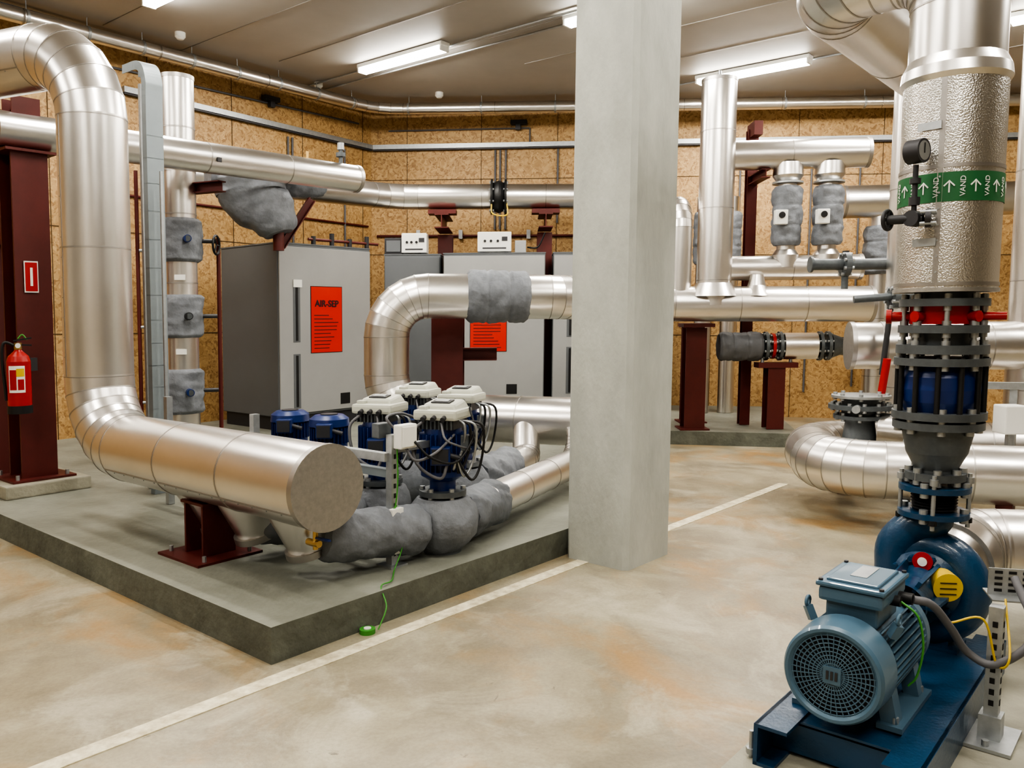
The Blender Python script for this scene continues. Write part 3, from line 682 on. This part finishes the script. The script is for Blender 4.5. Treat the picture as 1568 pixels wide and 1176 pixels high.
# ------------------------------------------------------------------ foreground vertical stack
ax=V((1.735,3.35,0))
def Z(z): return ax+UP*z
b=B('foreground_insulated_pipe')
b.pipe([Z(1.60),Z(2.44)],.187,STU,sp=5,seg=48,capm=CAPM)
b.pipe([Z(2.40),Z(2.93),V((1.33,3.72,2.93)),V((3.07,5.8,2.93))],.175,ALU,bend=.24,gores=5,sp=1,seg=48,capm=CAPM)
for z in (1.615,2.06): b.band(Z(z),UP,.190,.014,SEAM,seg=48)
b.lathe(Z(2.39),UP,[(0,.187),(.02,.200),(.06,.195),(.10,.175)],ALU)
n=V((-.62,-.78,0)).normalized()
b.boxe(Z(1.62)+n*.187,Z(2.39)+n*.187,.02,.004,SEAM,up=n)
for k in range(7):
    b.cyl(Z(1.66+k*.06)+n*.185,Z(1.66+k*.06)+n*.193,.004,GALV,seg=8)
b.cyl(Z(1.925),Z(2.035),.1895,GREEN,seg=48,caps=False)
ob=b.done()
base=math.atan2(-.88,-.47)
for k in range(-6,7):
    a=base+k*.24; d=V((math.cos(a),math.sin(a),0)); t=V((-math.sin(a),math.cos(a),0))
    cu=bpy.data.curves.new('pipe_label_text','FONT'); cu.body='VAND' if k%2 else '\u2192'; cu.size=.028 if k%2 else .065; cu.align_x='CENTER'; cu.align_y='CENTER'; cu.extrude=.0008
    o=bpy.data.objects.new('pipe_label_text',cu); bpy.context.collection.objects.link(o); cu.materials.append(WHT)
    X=UP; Zv=d; Y=Zv.cross(X)
    M=Matrix(((X.x,Y.x,Zv.x,0),(X.y,Y.y,Zv.y,0),(X.z,Y.z,Zv.z,0),(0,0,0,1)))
    o.matrix_world=Matrix.Translation(warp(Z(1.98)+d*.1915))@M; o.parent=ob
g=B('pressure_gauge_tap'); n=V((-.79,-.61,0)).normalized(); t=V((-.88,.47,0)); q=Z(1.86)+n*.185
g.cyl(q-n*.03,q+n*.10,.014,DARK,seg=14); g.cyl(q+n*.07,q+n*.12,.03,DARK,seg=20); c=q+n*.095
g.cyl(c-t*.03,c+t*.09,.018,DARK,seg=14); g.sweep([c+t*.09+(UP*math.cos(a)+n*math.sin(a))*.035 for a in [k*math.pi/8 for k in range(17)]],.008,DARK,seg=8,caps=False); g.boxe(c+t*.09-UP*.035,c+t*.09+UP*.035,.012,.012,DARK); g.boxe(c+t*.09-n*.035,c+t*.09+n*.035,.012,.012,DARK)
g.flange(c-t*.05,t,.035,.02,DARK,bolts=4,br=.005)
g.cyl(c,c+UP*.20,.010,DARK,seg=12); g.cyl(c+UP*.05,c+UP*.08,.02,DARK,seg=12); g.cyl(c+UP*.13,c+UP*.15,.02,DARK,seg=12)
gn=V((.55,-.83,0)).normalized(); gc=c+UP*.25; g.cyl(gc-gn*.03,gc+gn*.03,.045,DARK,seg=28); g.cyl(gc+gn*.03,gc+gn*.031,.036,GALV,seg=28); g.boxe(gc+gn*.032-UP*.01,gc+gn*.032+UP*.028,.004,.002,BLACK,up=gn)
for zz in (1.76,2.20): g.boxe(Z(zz)+n*.19,Z(zz+.03)+n*.19,.09,.004,GALV,up=n)
g.done()

st=B('valve_and_expansion_joint_stack')
st.cyl(Z(1.585),Z(1.60),.192,CAPM,seg=48); st.cyl(Z(1.56),Z(1.60),.11,CAST)
st.flange(Z(1.545),UP,.165,.03,CAST,bolts=8,br=.010)
st.cyl(Z(1.46),Z(1.53),.125,RED,seg=40)
for k in range(8):
    a=2*math.pi*(k+.5)/8; d=V((math.cos(a),math.sin(a),0)); st.cyl(Z(1.36)+d*.143,Z(1.58)+d*.143,.010,GALV,seg=8)
for k in range(4):
    a=2*math.pi*k/4+.4; d=V((math.cos(a),math.sin(a),0)); st.cyl(Z(1.49)+d*.11,Z(1.49)+d*.16,.022,RED,seg=12)
st.flange(Z(1.44),UP,.165,.03,CAST,bolts=8); st.cyl(Z(1.375),Z(1.43),.11,CAST)
vl=V((-.88,.47,0)); st.cyl(Z(1.49)-vl*.12,Z(1.49)-vl*.22,.016,RED); st.cyl(Z(1.49)+vl*.12,Z(1.49)+vl*.20,.02,RED,seg=16); st.cyl(Z(1.49)+vl*.19,Z(1.49)+vl*.21,.03,RED,seg=18)
st.flange(Z(1.36),UP,.17,.035,CAST,bolts=8); st.flange(Z(1.31),UP,.175,.03,CAST,bolts=8)
st.lathe(Z(1.10),UP,[(0,.125),(.05,.145),(.10,.15),(.15,.145),(.20,.125)],SBLUE)
for k in range(12):
    a=2*math.pi*k/12; d=V((math.cos(a),math.sin(a),0)); st.cyl(Z(1.08)+d*.158,Z(1.33)+d*.158,.011,BLACK,seg=8)
st.flange(Z(1.095),UP,.175,.03,CAST,bolts=8); st.flange(Z(1.055),UP,.17,.03,CAST,bolts=8)
st.lathe(Z(1.04),UP,[(0,.135),(-.03,.13),(-.10,.115),(-.17,.08),(-.20,.08)][::-1],CAST)
st.flange(Z(.845),UP,.115,.03,CAST,bolts=8)
st.flange(Z(.795),UP,.135,.022,PBLUE,bolts=4)
for k in range(7): st.lathe(Z(.705+k*.012),UP,[(0,.07),(.006,.088),(.012,.07)],DARK)
for sg in (-1,1):
    for u in (vl,V((-.47,-.88,0))): st.cyl(Z(.64)+u*sg*.125,Z(.86)+u*sg*.125,.009,GALV,seg=8); st.cyl(Z(.82)+u*sg*.125,Z(.845)+u*sg*.125,.017,GALV,seg=6); st.cyl(Z(.66)+u*sg*.125,Z(.68)+u*sg*.125,.017,BLACK,seg=8)
st.flange(Z(.690),UP,.135,.022,PBLUE,bolts=4)
st.done()

# ------------------------------------------------------------------ foreground pump set
F0=V((1.025,2.505,0)); SZ=.348
def T(t,l=0,z=0): return F0+RD*t+LD*l+UP*z
bs=B('pump_base_frame')
w=.25
for sg in (-1,1):
    bs.boxe(T(-.02,sg*w,.075),T(1.30,sg*w,.075),.014,.15,PBLUE,up=UP)
    bs.boxe(T(-.02,sg*(w-.05),.144),T(1.30,sg*(w-.05),.144),.11,.012,PBLUE,up=UP)
    bs.boxe(T(-.02,sg*(w-.03),.012),T(1.30,sg*(w-.03),.012),.07,.012,PBLUE,up=UP)
bs.boxe(T(.10,0,.138),T(1.25,0,.138),.42,.008,PBLUE,up=UP)
for t in (.12,.5,.95,1.25): bs.boxe(T(t,-w,.07),T(t,w,.07),.10,.014,PBLUE,up=RD)
for t in (.02,1.2): 
    bs.cyl(T(t,w+.03,0),T(t,w+.03,.10),.008,GALV,seg=8); bs.cyl(T(t,w+.03,.02),T(t,w+.03,.04),.018,GALV,seg=6)
bs.done()
mo=B('electric_motor')
R0=.160
C=T(.05,.035,SZ)
mo.lathe(C,RD,[(.012,R0-.03),(.0,R0-.018),(.0,R0-.008),(.012,R0),(.13,R0+.004),(.135,R0-.01)],MBLUE,seg=56)
mo.cyl(C+RD*.02,C+RD*.025,R0-.02,BLACK,seg=48)
x_,y_=LD,UP
for rr in [.024+i*.0132 for i in range(9)]:
    mo.sweep([C+RD*.010+(x_*math.cos(a)+y_*math.sin(a))*rr for a in [k*math.pi/24 for k in range(49)]],.0022,MBLUE,seg=6,caps=False)
for k in range(40):
    a=2*math.pi*k/40; d=x_*math.cos(a)+y_*math.sin(a); mo.boxe(C+RD*.010+d*.02,C+RD*.010+d*(R0-.02),.0030,.004,MBLUE,up=RD)
mo.boxe(C+RD*.006-UP*.028,C+RD*.006+UP*.028,.056,.006,MBLUE,up=RD)
for dx in (-.014,0,.014): mo.boxe(C+RD*.002-UP*.014+LD*dx,C+RD*.002+UP*.014+LD*dx,.008,.003,DARK,up=RD)
mo.cyl(C+RD*.12,C+RD*.56,.128,MBLUE,seg=48)
for k in range(44):
    a=2*math.pi*k/44; d=x_*math.cos(a)+y_*math.sin(a)
    if d.z>.8: continue
    mo.boxe(C+RD*.15+d*.140,C+RD*.50+d*.140,.005,.038,MBLUE,up=d)
mo.lathe(C,RD,[(.50,.14),(.51,.160),(.55,.160),(.57,.13),(.60,.06),(.64,.03),(.68,.022)],MBLUE,seg=48)
for sg in (-1,1):
    for t in (.20,.46):
        mo.boxe(C+RD*t+LD*sg*.11-UP*.07,C+RD*t+LD*sg*.135-UP*(SZ-.165),.06,.05,MBLUE,up=LD)
    mo.boxe(C+RD*.15+LD*sg*.14-UP*(SZ-.160),C+RD*.52+LD*sg*.14-UP*(SZ-.160),.08,.018,MBLUE,up=UP)
    for t in (.18,.48): mo.cyl(C+RD*t+LD*sg*.15-UP*(SZ-.16),C+RD*t+LD*sg*.15-UP*(SZ-.19),.012,GALV,seg=6)
tb=C+RD*.28+UP*.195; rz=AZ
mo.box(tb-UP*.035,(.22,.17,.08),MBLUE,rz=rz,bev=.008); mo.box(tb+UP*.02,(.27,.21,.05),MBLUE,rz=rz,bev=.014); mo.box(tb+UP*.054,(.285,.225,.018),MBLUE,rz=rz,bev=.008); mo.box(tb+UP*.066,(.23,.17,.012),MBLUE,rz=rz,bev=.006); mo.box(tb+UP*.0725+RD*.02,(.14,.055,.003),GALV,rz=rz)
for sx in (-1,1):
    for sy in (-1,1): mo.cyl(tb+RD*sx*.128+LD*sy*.098+UP*.06,tb+RD*sx*.128+LD*sy*.098+UP*.07,.008,DARK,seg=8)
mo.cyl(tb-LD*.07+RD*.05,tb-LD*.15+RD*.05,.020,BLACK,seg=14); mo.cyl(tb-LD*.07-RD*.0,tb-LD*.125,.018,BLACK,seg=14)
for l in (.125,-.13):
    e=C+RD*.17+LD*l+UP*.11; mo.boxe(e,e+UP*.045+LD*.02*(1 if l>0 else -1),.03,.025,MBLUE); mo.sweep([e+UP*.06+LD*.02*(1 if l>0 else -1)+(RD*math.cos(a)+UP*math.sin(a))*.017 for a in [k*math.pi/6 for k in range(13)]],.006,MBLUE,seg=6,caps=False)
mo.done()
pu=B('centrifugal_pump')
PC=V((ax.x,ax.y,SZ+.045))+LD*.01
n=44
rings=[]
for i in range(n+1):
    t=i/n; a=-math.pi*.5+ t*2*math.pi
    rr=.135+.034*t
    tr_=.055+.032*t
    rings.append((PC+(LD*math.cos(a)+UP*math.sin(a))*rr,tr_))
pu.sweep([r[0] for r in rings],[r[1] for r in rings],PBLUE,seg=20)
pu.lathe(PC,RD,[(-.10,.0),(-.10,.11),(-.075,.145),(.075,.145),(.10,.10),(.10,0)],PBLUE,seg=40)
for k in range(10):
    a=2*math.pi*k/10; d=LD*math.cos(a)+UP*math.sin(a); pu.cyl(PC-RD*.12+d*.125,PC-RD*.07+d*.125,.012,PBLUE,seg=6)
pu.sweep(smooth([PC+LD*.12+UP*.04,PC+LD*.12+UP*.14,PC+LD*.05+UP*.23,Z(SZ+.31),Z(.685)],20),[.088-.015*k/20 for k in range(21)],PBLUE,seg=24)
pu.lathe(PC,RD,[(-.12,.10),(-.20,.075),(-.30,.07),(-.34,.085),(-.37,.085)],PBLUE,seg=32)
for k in range(6):
    a=2*math.pi*k/6; d=LD*math.cos(a)+UP*math.sin(a); pu.boxe(PC-RD*.09+d*.10,PC-RD*.34+d*.085,.014,.05,PBLUE,up=d)
g0=PC-LD*.10-RD*.15+UP*.045
gd=(-LD*.5-RD*.8).normalized()
pu.cyl(g0-gd*.05,g0+gd*.03,.055,YEL,seg=28)
gu=gd.cross(UP)
for k in range(3): pu.boxe(g0+gd*.031+UP*(-.025+k*.022)-gu*.03,g0+gd*.031+UP*(-.025+k*.022)+gu*.03,.003,.007,BLACK,up=gd)
pu.lathe(PC-RD*.13+UP*.12-LD*.01,-RD,[(0,.038),(.006,.038),(.007,0)],RED,seg=28); pu.lathe(PC-RD*.138+UP*.12-LD*.01,-RD,[(0,.018),(.002,.018),(.003,0)],WHT,seg=28)
pu.boxe(PC-UP*.13,V((PC.x,PC.y,.145)),.20,.10,PBLUE,up=RD); pu.boxe(V((PC.x,PC.y,.15))-LD*.14,V((PC.x,PC.y,.15))+LD*.14,.16,.016,PBLUE,up=UP)
pu.boxe(PC-RD*.25-UP*.06,V((PC.x,PC.y,.145))-RD*.25,.05,.06,PBLUE,up=RD)
pu.flange(PC+RD*.12,RD,.13,.03,PBLUE)
pu.done()
su=B('suction_pipe'); s0=PC+RD*.14
su.flange(s0+RD*.02,RD,.16,.03,GALV,bolts=12); su.lathe(s0+RD*.03,RD,[(0,.10),(.12,.17),(.16,.19)],ALU)
su.pipe([s0+RD*.16,s0+RD*.48,s0+RD*.48+V((1.3,-.25,0))],.195,bend=.24,gores=5,sp=.5)
su.done()
tr=B('perforated_cable_tray'); q=V((1.74,2.95,.53))
tr.boxe(q,q+V((1.2,-.35,0)),.006,.10,GALV,up=UP); tr.boxe(q+V((0,0,-.05)),q+V((1.2,-.35,-.05)),.14,.005,GALV,up=UP)
dn=V((1.2,-.35,0)).normalized()
for k in range(26):
    for zz in (-.03,-.008,.014,.036): tr.boxe(q+dn*(.02+k*.045)+UP*zz+V((-.001,-.0035,0)),q+dn*(.045+k*.045)+UP*zz+V((-.001,-.0035,0)),.003,.010,BLACK,up=UP)
tr.done()
sp_=B('strut_post'); q=V((1.69,2.80,0)); sp_.boxe(q+UP*.02,q+UP*.49,.045,.045,GALV,up=LD); sp_.box((q.x,q.y,.014),(.22,.16,.012),GALV,rz=AZ); sp_.box((q.x,q.y,.06),(.07,.07,.09),GALV,rz=AZ)
for k in range(8): sp_.boxe(q-LD*.0235+UP*(.14+k*.04),q-LD*.0235+UP*(.16+k*.04),.016,.002,BLACK,up=LD); sp_.boxe(q-RD*.0235+UP*(.14+k*.04),q-RD*.0235+UP*(.16+k*.04),.002,.016,BLACK,up=LD)
for sx in (-1,1): sp_.cyl(q+RD*sx*.085,q+RD*sx*.085+UP*.04,.012,GALV,seg=6)
sp_.done()
cb=B('motor_power_cable')
e=tb-LD*.15+RD*.05
cb.sweep(smooth([e,e-LD*.05+RD*.04-UP*.02,e-LD*.09+RD*.14-UP*.12,e-LD*.13+RD*.22-UP*.22,e-LD*.22+RD*.22-UP*.24,e-LD*.32+RD*.25-UP*.12,V((1.78,2.86,.57))],40),.014,CABLEG,seg=10)
cb.sweep(smooth([e-LD*.09+RD*.14-UP*.10,e-LD*.18+RD*.18-UP*.08,e-LD*.22+RD*.22-UP*.24,e-LD*.26+RD*.2-UP*.20,V((1.74,2.84,.50))],30),.004,YEL,seg=6)
cb.sweep(smooth([tb-LD*.125,tb-LD*.18+UP*-.04,tb-LD*.20-UP*.14,tb-LD*.185-UP*.24,tb-LD*.16-UP*.28],24),.004,WIREG,seg=6)
cb.done()

pad=B('pump_floor_pad'); pad.poly([(.55,2.45),(1.55,1.60),(4.4,4.9),(3.2,5.6)],0,.006,PADM); pad.done()

# ------------------------------------------------------------------ world, camera
w=bpy.data.worlds.new('World'); bpy.context.scene.world=w; w.use_nodes=True
w.node_tree.nodes['Background'].inputs[0].default_value=(.9,.85,.78,1); w.node_tree.nodes['Background'].inputs[1].default_value=.05
cd=bpy.data.cameras.new('Camera'); cam=bpy.data.objects.new('Camera',cd); bpy.context.collection.objects.link(cam)
cd.lens=29.13; cd.sensor_width=36; cd.clip_start=.05
cam.matrix_world=Matrix.Translation((0,0,1.5))@(Matrix.Rotation(math.radians(90-4.6),4,'X')@Matrix.Rotation(math.radians(.6),4,'Z'))
bpy.context.scene.camera=cam
vs=bpy.context.scene.view_settings
vs.view_transform='AgX'; vs.look='AgX - High Contrast'; vs.exposure=.78
